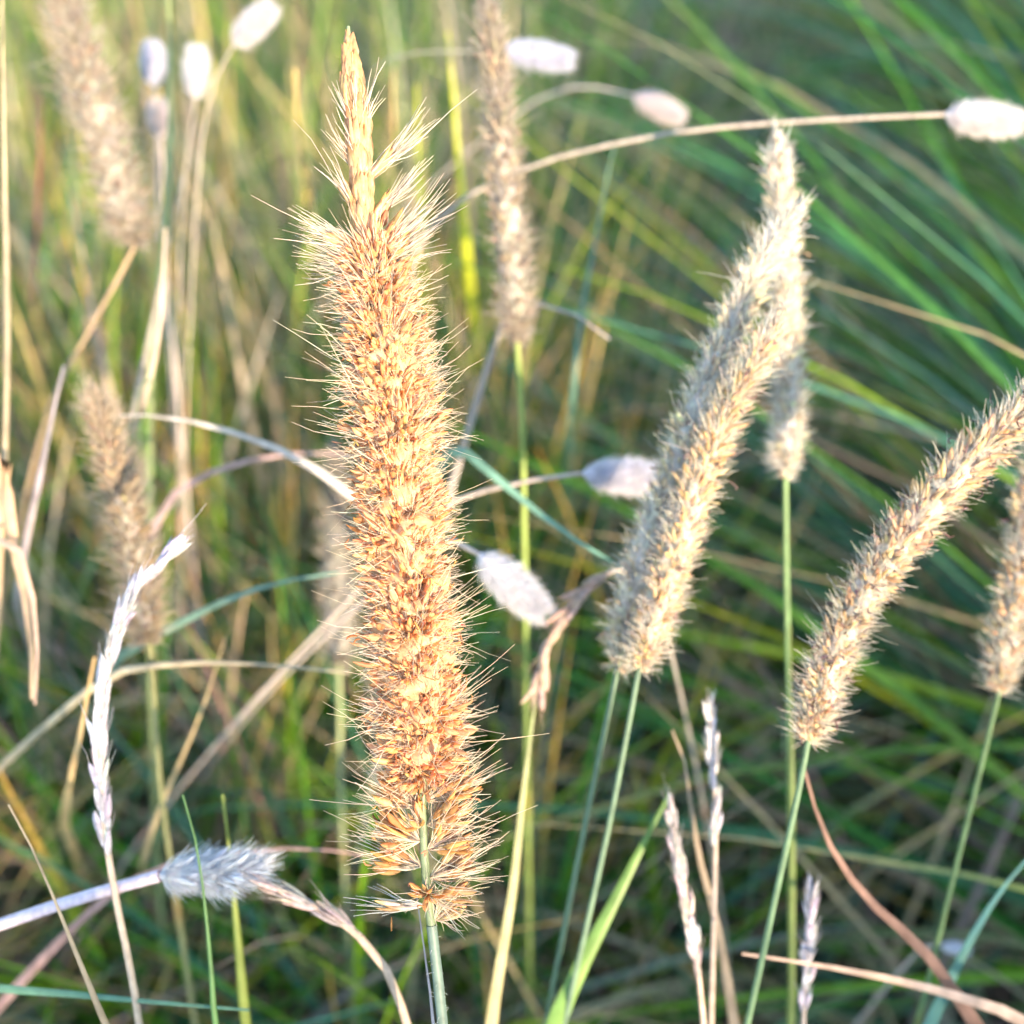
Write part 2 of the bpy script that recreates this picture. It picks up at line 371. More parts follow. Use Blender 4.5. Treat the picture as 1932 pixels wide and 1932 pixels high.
HERO = dict(husk=(0.91, 0.55, 0.32), paper=(0.95, 0.72, 0.51), bristle=(0.93, 0.82, 0.69), anther=(0.42, 0.19, 0.08), pale=.45, tipmul=(1, .91, .80))
CREAM = dict(husk=(0.82, 0.66, 0.46), paper=(0.90, 0.82, 0.68), bristle=(0.88, 0.83, 0.74), anther=(0.16, 0.10, 0.10), pale=.4, tipmul=(.95, .88, .78))
PALE = dict(husk=(0.80, 0.74, 0.60), paper=(0.90, 0.87, 0.78), bristle=(0.90, 0.88, 0.82), anther=(0.3, 0.22, 0.16), pale=.5, tipmul=(.95, .92, .84))
SHADE_TAN = dict(husk=(0.48, 0.44, 0.37), paper=(0.58, 0.55, 0.48), bristle=(0.58, 0.54, 0.48), anther=(0.2, 0.13, 0.1), pale=.4, tipmul=(.9, .82, .72))  # greyed husk colours stand in for shade on the blurred heads
SG = 'bristly cylindrical seed heads'

def core_tube(mb, axis, radii, col):  # bright filler added under the husks to lift the dark gaps between them
    n = len(axis); sd = 14; t, nn, bb = frames(axis); a = np.arange(sd) * 2 * np.pi / sd
    k = np.arange(n)[:, None]
    rr = np.asarray(radii)[:, None] * (1 + .16 * np.sin(k * 1.3 + a[None] * 3) + rng.normal(0, .12, (n, sd)))
    v = axis[:, None] + rr[..., None] * (np.cos(a)[None, :, None] * nn[:, None] + np.sin(a)[None, :, None] * bb[:, None])
    i = np.arange(n - 1)[:, None] * sd; j = np.arange(sd)[None]; j2 = (j + 1) % sd
    f = np.stack([i + j, i + j2, i + sd + j2, i + sd + j], -1).reshape(-1, 4)
    mb.add(v, f, vary(col, n * sd, .15, .04))

def stem_tube(root, org, pts, r0, r1, col, sides=8, name='stem', hairs=0, mat=None):
    p = to_ground(pts) if pts[-1][2] > .02 else np.asarray(pts)
    p = spline(p, 40); mb = MB()
    c = vary(col, 1, 0, 0)[0]; cc = np.repeat(c[None], 40, 0) * (1 + .12 * np.sin(np.linspace(0, 9, 40)))[:, None]
    rr = np.linspace(r0, r1, 40); kn = rng.integers(9, 22); rr[kn] *= 1.45; cc[kn] *= np.array([1.25, .85, .7]); cc[kn + 1] *= 1.15
    mb.tubes(p, rr[None], cc[None], sides=sides, ref=FWD)
    if hairs:
        k = rng.integers(0, 14, hairs); d = nrm(rng.normal(0, 1, (hairs, 3)))
        st = p[k] + (p[k + 1] - p[k]) * rng.random((hairs, 1)) + d * r0 * .85
        u = np.linspace(0, 1, 3)[None, :, None]
        mb.tubes(st[:, None] + d[:, None] * u * rng.uniform(.0004, .0012, hairs)[:, None, None], np.array([.00004, .00003, .00001])[None].repeat(hairs, 0), vary((.7, .75, .72), hairs, .1), sides=3)
    return mb.build(name, mat or M_STEM, root, org)

def spike(label, axis_px, stem_px, R, pal, nf=110, per=(4, 12), blen=.009, e0=70, e1=14, br=.00008, stemcol=(.16, .27, .14), stemr=.0007, na=1, tip=.52, name='seed_head', fr=.00066, fl=.0040):
    dm = np.mean([a[2] for a in axis_px]); q = RM(dm) / dm
    R *= q; blen *= q; br *= q; stemr *= q; fr *= q; fl *= q
    axis = spline([P(*a) for a in axis_px], 60)            # base to tip
    t, nn, bb = frames(axis)
    stem = [P(*a) for a in stem_px]
    g = to_ground(stem)[-1]
    root = empty(name, g, label, 'seed head', SG); org = g
    u = (np.arange(nf) + rng.random(nf)) / nf
    k = u * 58; i = k.astype(int)
    base = axis[i] + (axis[i + 1] - axis[i]) * (k - i)[:, None]
    phi = np.arange(nf) * 2.39996 + rng.normal(0, .25, nf)
    e = np.radians(np.interp(u, [0, .08, .5, .8, 1], [e0 * 1.05, e0, e0 * .72, e1 * 1.7, e1]))
    rad_ = np.cos(phi)[:, None] * nn[i] + np.sin(phi)[:, None] * bb[i]
    d = nrm(np.cos(e)[:, None] * t[i] + np.sin(e)[:, None] * rad_)
    env = R * np.minimum(np.interp(u, [0, .05, .15], [.55, .85, 1]), np.clip((1 - u) / tip, .05, 1) ** .85) * rng.uniform(.72, 1.12, nf)
    reach = np.minimum(env / np.maximum(np.sin(e), .25), R * 1.5)
    H, B, A = MB(), MB(), MB()
    fasc(H, B, A, base, d, t[i], reach, per[0] + 1, int(per[1] * 2.6), np.minimum(blen, reach * 1.75), pal, br=br, na=na, fr=fr, fl=fl)
    # close-packed husks of the tip
    m = 40; uu = rng.uniform(.86, .995, m); ii = (uu * 58).astype(int); ph = rng.uniform(0, 6.28, m)
    dd = nrm(t[ii] + .12 * (np.cos(ph)[:, None] * nn[ii] + np.sin(ph)[:, None] * bb[ii]))
    fasc(H, B, None, axis[ii], dd, t[ii], np.full(m, .0042) * np.clip((1.02 - uu) * 9, .3, 1), 2, 2, np.full(m, .0055), pal, br=br * .8, spread=.1, longp=0)
    uc = np.linspace(0, 1, 60); core_tube(H, axis[3:56], (R * .66 * np.clip((1 - uc) / tip, .02, 1) ** .9 * np.clip(uc / .12, .1, 1))[3:56], np.array(pal['paper']) * .98)
    ax = MB(); ax.tubes(axis, np.linspace(stemr * 1.1, .0003, 60)[None], np.array(stemcol) * 1.1, sides=6, ref=FWD)
    ax.build('rachis', M_STEM, root, org)
    H.build('husks', M_HUSK, root, org); B.build('bristles', M_BRISTLE, root, org)
    if na: A.build('anthers', M_ANTHER, root, org)
    stem_tube(root, org, stem, stemr, stemr * 1.5, stemcol)
    return root

# ---- the sharp, sunlit head
def hero():
    D = FOCUS
    yx = [(1745, 814), (1700, 808), (1600, 800), (1500, 797), (1400, 795), (1300, 788), (1200, 777), (1100, 768), (1000, 758), (900, 750), (800, 744), (700, 735),
          (600, 722), (500, 706), (430, 690), (340, 683), (260, 677), (180, 668), (110, 662), (50, 657)]
    axis = spline([P(x, y, D) for y, x in yx], 120); ys = np.linspace(1745, 50, 120)
    t, nn, bb = frames(axis); mm = D * TH / 966          # metres per print pixel at the head
    stem = [P(814, 1745, D), P(822, 1810, D), P(832, 1900, D + .001), P(842, 2010, D + .004)]
    org = to_ground(stem)[-1]
    root = empty('seed_head', org, 'large sharp golden seed head lit by the sun, with orange husks and spiky bristles', 'seed head', SG)
    def at(y):
        k = np.clip((1745 - np.asarray(y, float)) / (1745 - 50) * 119, 0, 118.99); i = k.astype(int)
        return axis[i] + (axis[i + 1] - axis[i]) * (k - i)[..., None], t[i], nn[i], bb[i]
    H, B, A = MB(), MB(), MB()
    # dense body
    nf = 330
    y = 470 + (1480 - 470) * (np.arange(nf) + rng.random(nf)) / nf
    y = y + 9 * np.sin(y / 14.0)                         # slight whorls
    b, tt, n_, b_ = at(y)
    phi = np.arange(nf) * 2.39996 + rng.normal(0, .3, nf)
    e = np.radians(np.interp(y, [470, 520, 650, 1000, 1500], [68, 72, 76, 79, 82])) + rng.normal(0, .20, nf)
    rv = np.cos(phi)[:, None] * n_ + np.sin(phi)[:, None] * b_
    d = nrm(np.cos(e)[:, None] * tt + np.sin(e)[:, None] * rv)
    env = np.interp(y, [470, 500, 650, 720, 1000, 1300, 1430, 1500], [68, 78, 86, 91, 91, 92, 89, 82]) * mm
    env = env * (1 + .07 * np.sin(y / 31.0 + 1) + .13 * np.sin(y / 19.0 + 2 * phi) + .08 * np.sin(y / 47.0 - 3 * phi)) * rng.uniform(.78, 1.1, nf)
    reach = env / np.sin(e)
    rich = np.interp(y, [470, 600, 700], [0, .4, 1])
    fasc(H, B, A, b, d, tt, reach, 14, 26, reach * 1.2, HERO, fl=.0034, fr=.00062, br=.000075, na=0, spread=.62, longp=.12)
    fasc(H, B, None, b + d * (reach * .55)[:, None], d, tt, reach * .45, 3, 20, reach * .45, dict(HERO, pale=.5), fl=.0026, fr=.0005, br=.00007, spread=1.1, longp=.02)
    s = rng.random(nf) < rich
    fasc(H, B, A, b[s], d[s], tt[s], reach[s], 3, 0, reach[s], dict(HERO, husk=(.78, .44, .20), pale=.15), fl=.0028, fr=.0005, na=6, spread=.7)
    kc = (ys < 1470) & (ys > 150)
    core_tube(H, axis[kc], np.interp(ys[kc], [150, 440, 480, 700, 1300, 1430, 1470], [6, 14, 34, 64, 67, 54, 10]) * mm, (.96, .62, .37))
    # narrow neck and tip: husks pressed to the axis
    m = 230; y = rng.uniform(112, 480, m); b, tt, n_, b_ = at(y); ph = rng.uniform(0, 6.283, m)
    rv = np.cos(ph)[:, None] * n_ + np.sin(ph)[:, None] * b_
    rr = np.interp(y, [110, 135, 180, 240, 300, 420, 480], [2, 12, 22, 25, 22, 20, 22]) * mm
    fasc(H, B, None, b + rv * rr[:, None] * .55, nrm(tt + np.interp(y, [112, 150, 240], [-.06, .0, .07])[:, None] * rv), tt, np.full(m, .0046), 3, 0, np.full(m, .005), dict(HERO, husk=(.86, .60, .36), pale=.35, tipmul=(1, .92, .8)), fl=.0052, fr=.00095, spread=.045, K=7)
    m = 12; y = rng.uniform(240, 420, m); b, tt, n_, b_ = at(y); sd = np.where(rng.random(m) < .62, np.pi, 0) + rng.normal(0, .8, m)
    rv = np.cos(sd)[:, None] * n_ + np.sin(sd)[:, None] * b_; ee = np.radians(rng.uniform(24, 42, m))
    fasc(H, B, None, b, nrm(np.cos(ee)[:, None] * tt + np.sin(ee)[:, None] * rv), tt, np.full(m, .004), 1, 7, np.full(m, .0078), dict(HERO, bristle=(.82, .76, .66)), br=.0001, spread=.10)
    # side tufts of the neck (seen right): y, phi, opening angle, length, husks, bristles
    for (yy, ph, ea, ln, nh, nb, pal) in [(345, .1, 54, .0150, 7, 46, .06), (425, -.1, 55, .0140, 7, 42, .06), (405, 2.9, 34, .0110, 3, 16, .08), (340, 3.2, 30, .0105, 2, 14, .07),
                                          (478, 2.9, 60, .0150, 7, 40, .12), (488, .25, 68, .0165, 9, 46, .12), (505, .1, 74, .0130, 7, 40, .16), (505, 3.1, 72, .0130, 8, 40, .17), (520, 3.3, 78, .0120, 6, 34, .17)]:
        b, tt, n_, b_ = at([yy]); ea = rad(ea)
        dv = nrm(cos(ea) * tt + sin(ea) * (cos(ph) * n_ + sin(ph) * b_))
        fasc(H, B, None, b, dv, tt, np.array([ln * .55]), nh, nb, np.array([ln * .93]), dict(HERO, husk=(.80, .56, .30), paper=(.84, .74, .6), bristle=(.80, .73, .64), pale=.5), fl=.0062, fr=.0008, br=.0001, spread=pal, longp=.06, K=7)
    H.build('husks', M_HUSK, root, org); B.build('bristles', M_BRISTLE, root, org); A.build('anthers', M_ANTHER, root, org)
    ax = MB(); ax.tubes(axis, np.interp(ys, [50, 300, 1745], [.0003, .0005, .00075])[None], (.18, .24, .14), sides=8, ref=FWD); ax.build('rachis', M_STEM, root, org)
    # loose spikelets round the bare lower end, each standing by itself
    LOW = dict(HERO, husk=(.74, .48, .22), paper=(.84, .70, .48), pale=.45); WHT = dict(HERO, husk=(.82, .66, .40), paper=(.84, .82, .78), bristle=(.85, .85, .82), pale=.7)
    for (yy, ph, ea, ln, nh, nb, na, sp, pl) in [(1525, 3.05, 62, .0098, 30, 56, 12, .34, LOW), (1515, .10, 60, .0108, 38, 60, 12, .34, LOW), (1560, .25, 62, .0098, 30, 50, 10, .34, LOW),
                                                 (1590, 2.95, 62, .0096, 28, 54, 8, .34, LOW), (1635, 3.25, 68, .0100, 22, 46, 5, .32, LOW), (1605, .12, 66, .0100, 22, 46, 5, .34, LOW), (1655, .05, 72, .0098, 24, 56, 12, .36, dict(LOW, husk=(.62, .42, .24))),
                                                 (1690, .3, 95, .0085, 10, 34, 8, .36, dict(LOW, husk=(.60, .40, .22))), (1705, 3.1, 86, .0095, 7, 22, 2, .17, WHT), (1740, -.15, 62, .0058, 10, 26, 6, .42, dict(LOW, husk=(.66, .55, .34))),
                                                 (1680, 1.5, 80, .0065, 10, 20, 8, .4, LOW), (1560, 1.9, 55, .006, 6, 12, 4, .4, LOW)]:
        b, tt, n_, b_ = at([yy]); ea = rad(ea)
        dv = nrm(cos(ea) * tt + sin(ea) * (cos(ph) * n_ + sin(ph) * b_))
        h = MB(); bb2 = MB(); a2 = MB()
        fasc(h, bb2, a2, b + dv * .0006, dv, tt, np.array([ln * .86]), nh, nb, np.array([ln * 1.22]), pl, fl=.0040, fr=.0006, br=.00008, na=na // 2, spread=sp, longp=.05)
        ho = h.build('spikelet', M_HUSK, root, org)
        bb2.build('bristles', M_BRISTLE, ho)
        bpy.data.objects[ho.name].children[-1].data.transform(mathutils.Matrix.Translation(tuple(-org)))
        if na:
            a2.build('anthers', M_ANTHER, ho); 
            for ch in ho.children:
                if ch.name.startswith('anthers'): ch.data.transform(mathutils.Matrix.Translation(tuple(-org)))
    stem_tube(root, org, stem, .00088, .0012, (.13, .19, .16), sides=10, hairs=260)
hero()

spike('blurred tan seed head cut off by the top edge in the upper left corner', [(254, 465, .335), (225, 350, .33), (180, 200, .325), (135, 60, .32), (95, -80, .315)], [(254, 465, .335), (215, 540, .34), (165, 630, .35), (90, 780, .37)],
      .0076, SHADE_TAN, 150, (5, 10), .010, 66, 14, .00014, (.34, .25, .16), .0007)
spike('tall blurred cream seed head at the top centre, right of the sharp one', [(976, 652, .30), (970, 520, .298), (950, 330, .292), (935, 150, .287), (918, -15, .282)], [(976, 652, .30), (985, 800, .31), (990, 1050, .33)],
      .0052, dict(SHADE_TAN, husk=(.54, .50, .42), paper=(.66, .63, .56)), 150, (5, 10), .0070, 60, 10, .00013, (.22, .30, .08), .0008)
spike('thin tan seed head with a pointed tip at the middle of the left edge', [(283, 1215, .275), (262, 1090, .272), (235, 950, .268), (205, 840, .265), (172, 735, .262)], [(283, 1215, .275), (292, 1330, .285), (305, 1500, .30)],
      .0048, dict(SHADE_TAN, husk=(.54, .46, .34), bristle=(.62, .55, .45)), 130, (4, 12), .0075, 62, 12, .00012, (.30, .30, .14), .0007)
spike('whitish seed head leaning right, behind the warmer one beside it', [(1165, 1262, .240), (1215, 1060, .238), (1290, 850, .236), (1370, 640, .233), (1440, 490, .231), (1523, 372, .229)], [(1165, 1262, .240), (1140, 1380, .245), (1095, 1600, .255), (1030, 1932, .275)],
      .0048, PALE, 190, (5, 13), .0066, 62, 12, .00008, (.11, .18, .12), .0006)
spike('upright blurred cream seed head with a white tip, behind the leaning pair', [(1482, 905, .275), (1484, 780, .273), (1484, 600, .269), (1475, 420, .264), (1465, 245, .26)], [(1482, 905, .275), (1484, 1100, .285), (1490, 1400, .302), (1492, 1932, .335)],
      .0040, dict(PALE, husk=(.84, .76, .62)), 150, (5, 11), .0060, 58, 9, .00012, (.17, .28, .12), .0007)
spike('warm cream seed head leaning right, overlapping the whitish one', [(1205, 1265, .228), (1245, 1140, .227), (1300, 960, .225), (1360, 800, .222), (1420, 690, .219), (1482, 580, .216)], [(1205, 1265, .228), (1180, 1400, .234), (1140, 1600, .243), (1065, 1932, .263)],
      .0041, dict(CREAM, husk=(.86, .68, .45)), 170, (5, 13), .0062, 60, 12, .00008, (.11, .18, .12), .0006)
spike('curved cream seed head bending right towards the right edge, with dark specks', [(1524, 1400, .215), (1560, 1270, .214), (1625, 1130, .212), (1715, 1000, .21), (1810, 890, .208), (1900, 805, .206), (2010, 700, .203)], [(1524, 1400, .215), (1505, 1500, .218), (1470, 1660, .224), (1410, 1932, .238)],
      .0043, CREAM, 180, (5, 14), .0064, 60, 14, .00008, (.11, .19, .11), .00065, na=3, tip=.3)
spike('pale straw seed head half cut off by the right edge', [(1884, 1310, .255), (1900, 1200, .253), (1925, 1060, .25), (1955, 900, .247), (1990, 740, .244)], [(1884, 1310, .255), (1850, 1450, .262), (1800, 1650, .272), (1730, 1932, .29)],
      .0040, CREAM, 130, (5, 11), .0060, 55, 12, .00012, (.12, .20, .09), .0006)
spike('very blurred grey seed head hidden behind the left side of the sharp one', [(640, 1260, .40), (640, 1120, .397), (636, 980, .394), (630, 840, .39)], [(640, 1260, .40), (642, 1400, .415), (645, 1550, .43)],
      .0080, dict(SHADE_TAN, husk=(.40, .39, .35), paper=(.46, .45, .41), bristle=(.46, .45, .41)), 90, (5, 9), .010, 62, 14, .00014, (.25, .3, .16), .0009)

# ------------------------------------------------------------------ white fluffy oval heads
FG = 'white fluffy oval flower heads'
def fluffy(label, a, b, R, stem_px, col=(.80, .80, .86), n=2600, hl=.0040, stemcol=(.50, .44, .42), shag=0.0, stemr=.00055, hair=.00007):
    q = RM(a[2]) / a[2]; R *= q * .86; hl *= q; stemr *= q; hair *= q
    A, Bp = P(*a), P(*b); ax = nrm(Bp - A); L = np.linalg.norm(Bp - A)
    stem = [A] + [P(*q) for q in stem_px]; org = to_ground(stem)[-1]
    root = empty('fluffy_flower_head', org, label, 'flower head', FG)
    r1 = nrm(np.cross(ax, FWD)); r2 = np.cross(ax, r1)
    # lumpy core
    u = np.linspace(0, 1, 12); prof = R * .70 * np.clip(np.sin(np.pi * np.clip(u, 0.02, .985) ** .85), 0.01, 1) ** .7
    core = MB(); core.tubes((A + ax * L * u[:, None]), prof[None], np.array(col) * .92, sides=12, ref=r1)
    core.build('core', M_FLUFF, root, org)
    w = rng.random(n); ph = rng.uniform(0, 6.283, n); rv = np.cos(ph)[:, None] * r1 + np.sin(ph)[:, None] * r2
    rr = R * .70 * np.clip(np.sin(np.pi * w ** .85), .02, 1) ** .7
    lump = 1 + shag * np.sin(ph * 3 + w * 11) 
    st = A + ax * L * w[:, None] + rv * (rr * .75)[:, None]
    d = nrm(ax * rng.uniform(.45, 1.3, (n, 1)) + rv * .8 + rng.normal(0, .22, (n, 3)))
    ln = hl * rng.uniform(.6, 1.15, n) * lump
    q = np.linspace(0, 1, 4)[None, :, None]
    p = st[:, None] + d[:, None] * ln[:, None, None] * q + ax[None, None] * (ln[:, None, None] * .3 * q ** 2)
    f = MB(); f.tubes(p, hair * np.array([1.2, 1, .8, .3])[None].repeat(n, 0), vary(col, n, .06, .02), sides=3)
    if shag:
        m = 26; w = rng.uniform(.05, .8, m); ph = rng.uniform(0, 6.28, m); rv = np.cos(ph)[:, None] * r1 + np.sin(ph)[:, None] * r2
        st = A + ax * L * w[:, None] + rv * R * .4; dd = nrm(ax + rv * .7); ll = L * rng.uniform(.2, .34, m)
        q = np.linspace(0, 1, 6)[None, :, None]
        f.tubes(st[:, None] + dd[:, None] * ll[:, None, None] * q, R * .13 * np.array([.5, 1, 1, .8, .45, .05])[None].repeat(m, 0), vary(col, m, .05, .02), sides=6)
    f.build('fluff', M_FLUFF, root, org)
    stem_tube(root, org, stem, stemr, stemr * 1.4, stemcol)
    return root
W = (.84, .86, .93); LIL = (.76, .79, .93); PNK = (.88, .82, .84)
fluffy('white oval head tilted up right, alone near the top edge', (440, 85, .36), (505, 22, .355), .0042, [(400, 170, .37), (375, 330, .39)], stemr=.0004, stemcol=(.36, .33, .28))
fluffy('blurred pale head, upper of two stacked close to the green upright stalk', (292, 165, .40), (288, 95, .395), .0042, [(296, 240, .41), (300, 420, .44)], LIL)
fluffy('blurred pale oval head in front of pink leaves, right of the green upright stalk', (368, 185, .38), (372, 105, .375), .0042, [(358, 260, .39), (340, 440, .42)], W, stemr=.0004, stemcol=(.38, .35, .32))
fluffy('small blurred pinkish head, lower of two stacked close to the green upright stalk', (304, 262, .42), (298, 205, .415), .0038, [(308, 340, .43), (312, 480, .45)], PNK)
fluffy('lilac oval head lying level right beside the top centre seed head', (948, 95, .36), (1066, 112, .36), .0048, [(860, 98, .365), (740, 108, .38), (690, 180, .42), (690, 400, .48)], LIL, stemr=.0003, stemcol=(.3, .3, .26))
fluffy('small pinkish oval head over the dark gap near the top', (1195, 180, .42), (1278, 218, .418), .0046, [(1120, 165, .43), (1010, 190, .46)], PNK)
fluffy('white oval head ending a long level stem near the top right corner', (1782, 216, .30), (1912, 232, .298), .0050, [(1640, 222, .302), (1460, 232, .306), (1260, 252, .312), (1080, 290, .32), (985, 320, .328), (860, 385, .335), (780, 480, .345), (760, 640, .36), (758, 800, .38)], (.90, .87, .89), stemcol=(.32, .29, .26), stemr=.0006)
fluffy('lilac white oval head on a level stem touching the leaning seed heads', (1100, 893, .275), (1255, 905, .272), .0048, [(1010, 905, .28), (890, 935, .29), (800, 990, .30)], (.84, .84, .93), stemcol=(.4, .35, .32))
fluffy('white oval head pointing down right beside the middle of the sharp seed head', (903, 1046, .265), (1018, 1150, .262), .0050, [(860, 1020, .275), (800, 1040, .29)], W)
fluffy('shaggy bluish white head with a long lilac stalk in the lower left', (302, 1652, .222), (484, 1642, .219), .0046, [(150, 1695, .226), (0, 1745, .232), (-160, 1810, .24)], (.82, .86, .92), n=2600, stemcol=(.56, .50, .60), shag=.35, stemr=.00125)
fluffy('tiny white head on the dark soil in the lower right', (1775, 1785, .36), (1822, 1792, .358), .0024, [(1740, 1790, .37), (1700, 1830, .39)], W, n=500, hl=.002)

# ------------------------------------------------------------------ thin pale ears
EG = 'thin whitish grass ears'
def ear(label, pts, split, col, stemcol, stemr=.0006, n=46, hl=.0042, fr=.0007, lean=.16, cat='grass ear', name='grass_ear', brn=3):
    q = RM(pts[0][2]) / pts[0][2]; stemr *= q; hl *= q; fr *= q
    path = spline([P(*q) for q in pts], 60); stem = path[split:]; org = to_ground(stem)[-1]
    root = empty(name, org, label, cat, EG)
    ax = path[:split + 1]; t, nn, bb = frames(ax); t = -t
    i = np.sort(rng.integers(0, split, n)); ph = rng.uniform(0, 6.28, n)
    rv = np.cos(ph)[:, None] * nn[i] + np.sin(ph)[:, None] * bb[i]
    H, B = MB(), MB()
    pal = dict(husk=col, paper=np.array(col) * 1.05, bristle=np.array(col) * 1.02, pale=.5, tipmul=(1, .98, .96))
    fasc(H, B, None, ax[i] + rv * .0003, nrm(t[i] + lean * rv), t[i], np.full(n, hl), 2, brn, np.full(n, hl * 1.5), pal, fl=hl, fr=fr, br=.00006, spread=.08, longp=.03)
    H.build('husks', M_HUSK, root, org); B.build('bristles', M_BRISTLE, root, org)
    a2 = MB(); a2.tubes(ax, np.linspace(.0003, stemr, len(ax))[None], np.array(stemcol), sides=6, ref=FWD); a2.build('rachis', M_STEM, root, org)
    stem_tube(root, org, list(stem[::4]) if len(stem) > 5 else list(stem), stemr, stemr * 1.4, stemcol)
    return root
ear('long curved whitish ear crossing in front of the thin tan seed head', [(303, 1058, .212), (250, 1120, .213), (222, 1190, .214), (198, 1280, .215), (190, 1400, .216), (196, 1540, .218), (212, 1660, .22), (232, 1760, .222), (250, 1850, .225), (262, 1932, .23)], 38, (.80, .79, .86), (.60, .48, .36), .0007, n=64, hl=.0062, fr=.0009, lean=.10)
ear('upright white ear, topmost of those in the lower right', [(1338, 1350, .25), (1345, 1440, .251), (1350, 1540, .252), (1348, 1680, .255), (1342, 1932, .265)], 26, (.80, .78, .82), (.45, .36, .30), .0006, n=34, hl=.0046)
ear('white ear leaning left, lower left of the topmost white ear', [(1268, 1545, .245), (1285, 1640, .246), (1302, 1730, .247), (1318, 1840, .25), (1330, 1960, .255)], 44, (.80, .75, .74), (.55, .42, .34), .0006, n=48, hl=.0052, fr=.0008)
ear('short white ear rising from the bottom edge near the curved head stem', [(1532, 1690, .25), (1526, 1780, .252), (1518, 1880, .255), (1514, 1990, .26)], 46, (.78, .76, .82), (.5, .42, .36), .0006, n=40, hl=.0048)
ear('nodding pinkish ear drooping between the sharp head and the leaning pair', [(1016, 1300, .262), (1022, 1255, .2615), (1040, 1200, .261), (1075, 1145, .26), (1115, 1105, .26), (1155, 1078, .262), (1215, 1080, .27), (1250, 1150, .285)], 36, (.74, .60, .52), (.45, .40, .34), .0005, n=26, hl=.0066, fr=.0011, lean=.2)
ear('pale tipped ear on a bent brown stalk, low beside the sharp head stem', [(530, 1685, .215), (585, 1706, .2155), (650, 1745, .216), (700, 1790, .217), (740, 1850, .219), (770, 1940, .223)], 26, (.74, .66, .62), (.50, .38, .28), .00085, n=26, hl=.0060, fr=.0008, lean=.13)

# ------------------------------------------------------------------ single blades and stalks
BG = 'single grass leaves and stalks'
def blade(label, pts, w_px, col, mat=None, face=.8, grow='end', name='grass_leaf', tube=False, cat='grass blade', tipcol=None, noground=False):
    """pts run from the tip down to the root"""
    pp = [P(*q) for q in pts]
    if not tube and pts[-1][1] < 1650:                     # lower part sinks away between the other grasses
        (x0, y0, d0), (x1, y1, d1) = pts[-2], pts[-1]; L = max(math.hypot(x1 - x0, y1 - y0), 1)
        pp.append(P(x1 + (x1 - x0) / L * 50, y1 + abs(y1 - y0) / L * 50 + 25, d1 + .16))
    if not noground: full = to_ground(pp)
    else: full = np.asarray(pp)
    p = spline(full, 44); org = p[-1].copy()
    dmid = RM(np.mean([q[2] for q in pts])); wd = w_px * dmid * TH / 966
    u = np.linspace(0, 1, 44)
    prof = np.clip(u / .3, .06, 1) ** .7
    mb = MB(); col = np.asarray(col, float)
    c = col[None] * (1 + .10 * np.sin(u * 23 + rng.random() * 6))[:, None]
    if tipcol is not None:
        k = np.clip(1 - u / .4, 0, 1)[:, None]; c = c * (1 - k) + np.asarray(tipcol) * k
    if tube: mb.tubes(p, (wd * .5 * np.clip(u / .12, .3, 1))[None], c[None], sides=7, ref=FWD)
    else:
        tt = nrm(np.gradient(p, axis=0)); sd = nrm(np.cross(tt, FWD)); mix = (1 - face) * np.sin(u * 4 + rng.random() * 6)
        side = nrm(sd + FWD[None] * mix[:, None])
        mb.ribbons(p[None], (wd * prof)[None], c[None], side[None], .35)
    o = mb.build(name, mat or M_BLADE, None, org)
    return tag(o, label, cat, BG)
TEAL = (.12, .26, .20); LEAF = (.17, .32, .07); STRAW = (.62, .50, .33); YEL = (.44, .46, .07); GREY = (.50, .46, .42)
blade('long grey dry leaf arching across behind the sharp seed head from the left', [(190, 785, .285), (300, 785, .284), (420, 810, .283), (540, 855, .283), (650, 925, .286), (740, 1020, .30), (790, 1180, .36), (810, 1380, .46)], 26, (.50, .48, .46), M_DRY)
blade('thin sharp straw stalk bending down in the lower left corner', [(16, 1518, .196), (70, 1620, .197), (120, 1740, .198), (165, 1850, .20), (205, 1945, .203)], 13, (.64, .48, .30), M_DRY, tube=True, name='dry_stalk')
blade('bluish green leaf lying level along the bottom edge at left', [(470, 1906, .225), (300, 1892, .226), (120, 1875, .228), (-60, 1862, .232), (-200, 1850, .24)], 34, (.15, .32, .22))
blade('bluish leaf pointing down right past the white oval head', [(1180, 1075, .27), (1080, 1015, .272), (1000, 955, .275), (920, 890, .28), (860, 850, .29)], 40, (.16, .33, .26))
blade('bluish green leaf rising right towards the sharp head from the thin tan one', [(640, 1080, .285), (520, 1100, .286), (420, 1135, .288), (320, 1185, .292), (230, 1235, .30)], 34, (.17, .30, .24))
blade('wide light green leaf leaning right at the bottom, right of the sharp head stem', [(1262, 1500, .262), (1210, 1600, .26), (1150, 1720, .258), (1080, 1860, .26), (1030, 1990, .265)], 56, (.17, .31, .08))
blade('red brown leaf arching down right below the curved seed head', [(1515, 1440, .235), (1550, 1560, .237), (1600, 1650, .24), (1670, 1730, .245), (1760, 1815, .252)], 36, (.30, .18, .14), M_DRY, name='dead_leaf', cat='dead leaf')
blade('pinkish straw leaf crossing to the lower right corner', [(1400, 1800, .242), (1500, 1815, .243), (1640, 1840, .245), (1800, 1880, .25), (1960, 1945, .258)], 40, (.60, .44, .35), M_DRY, name='dead_leaf', cat='dead leaf')
blade('straw coloured split leaf beside the tall yellow leaf above the bottom edge', [(1012, 1310, .262), (1000, 1400, .261), (985, 1520, .26), (968, 1680, .258), (940, 1850, .258), (925, 1960, .262)], 30, (.52, .40, .24), M_DRY, tipcol=(.35, .40, .2))
blade('upright yellow green leaf right of the tip of the sharp head, wider of two', [(845, 60, .44), (858, 200, .445), (870, 340, .46), (882, 480, .50), (890, 600, .60)], 26, (.50, .54, .04))
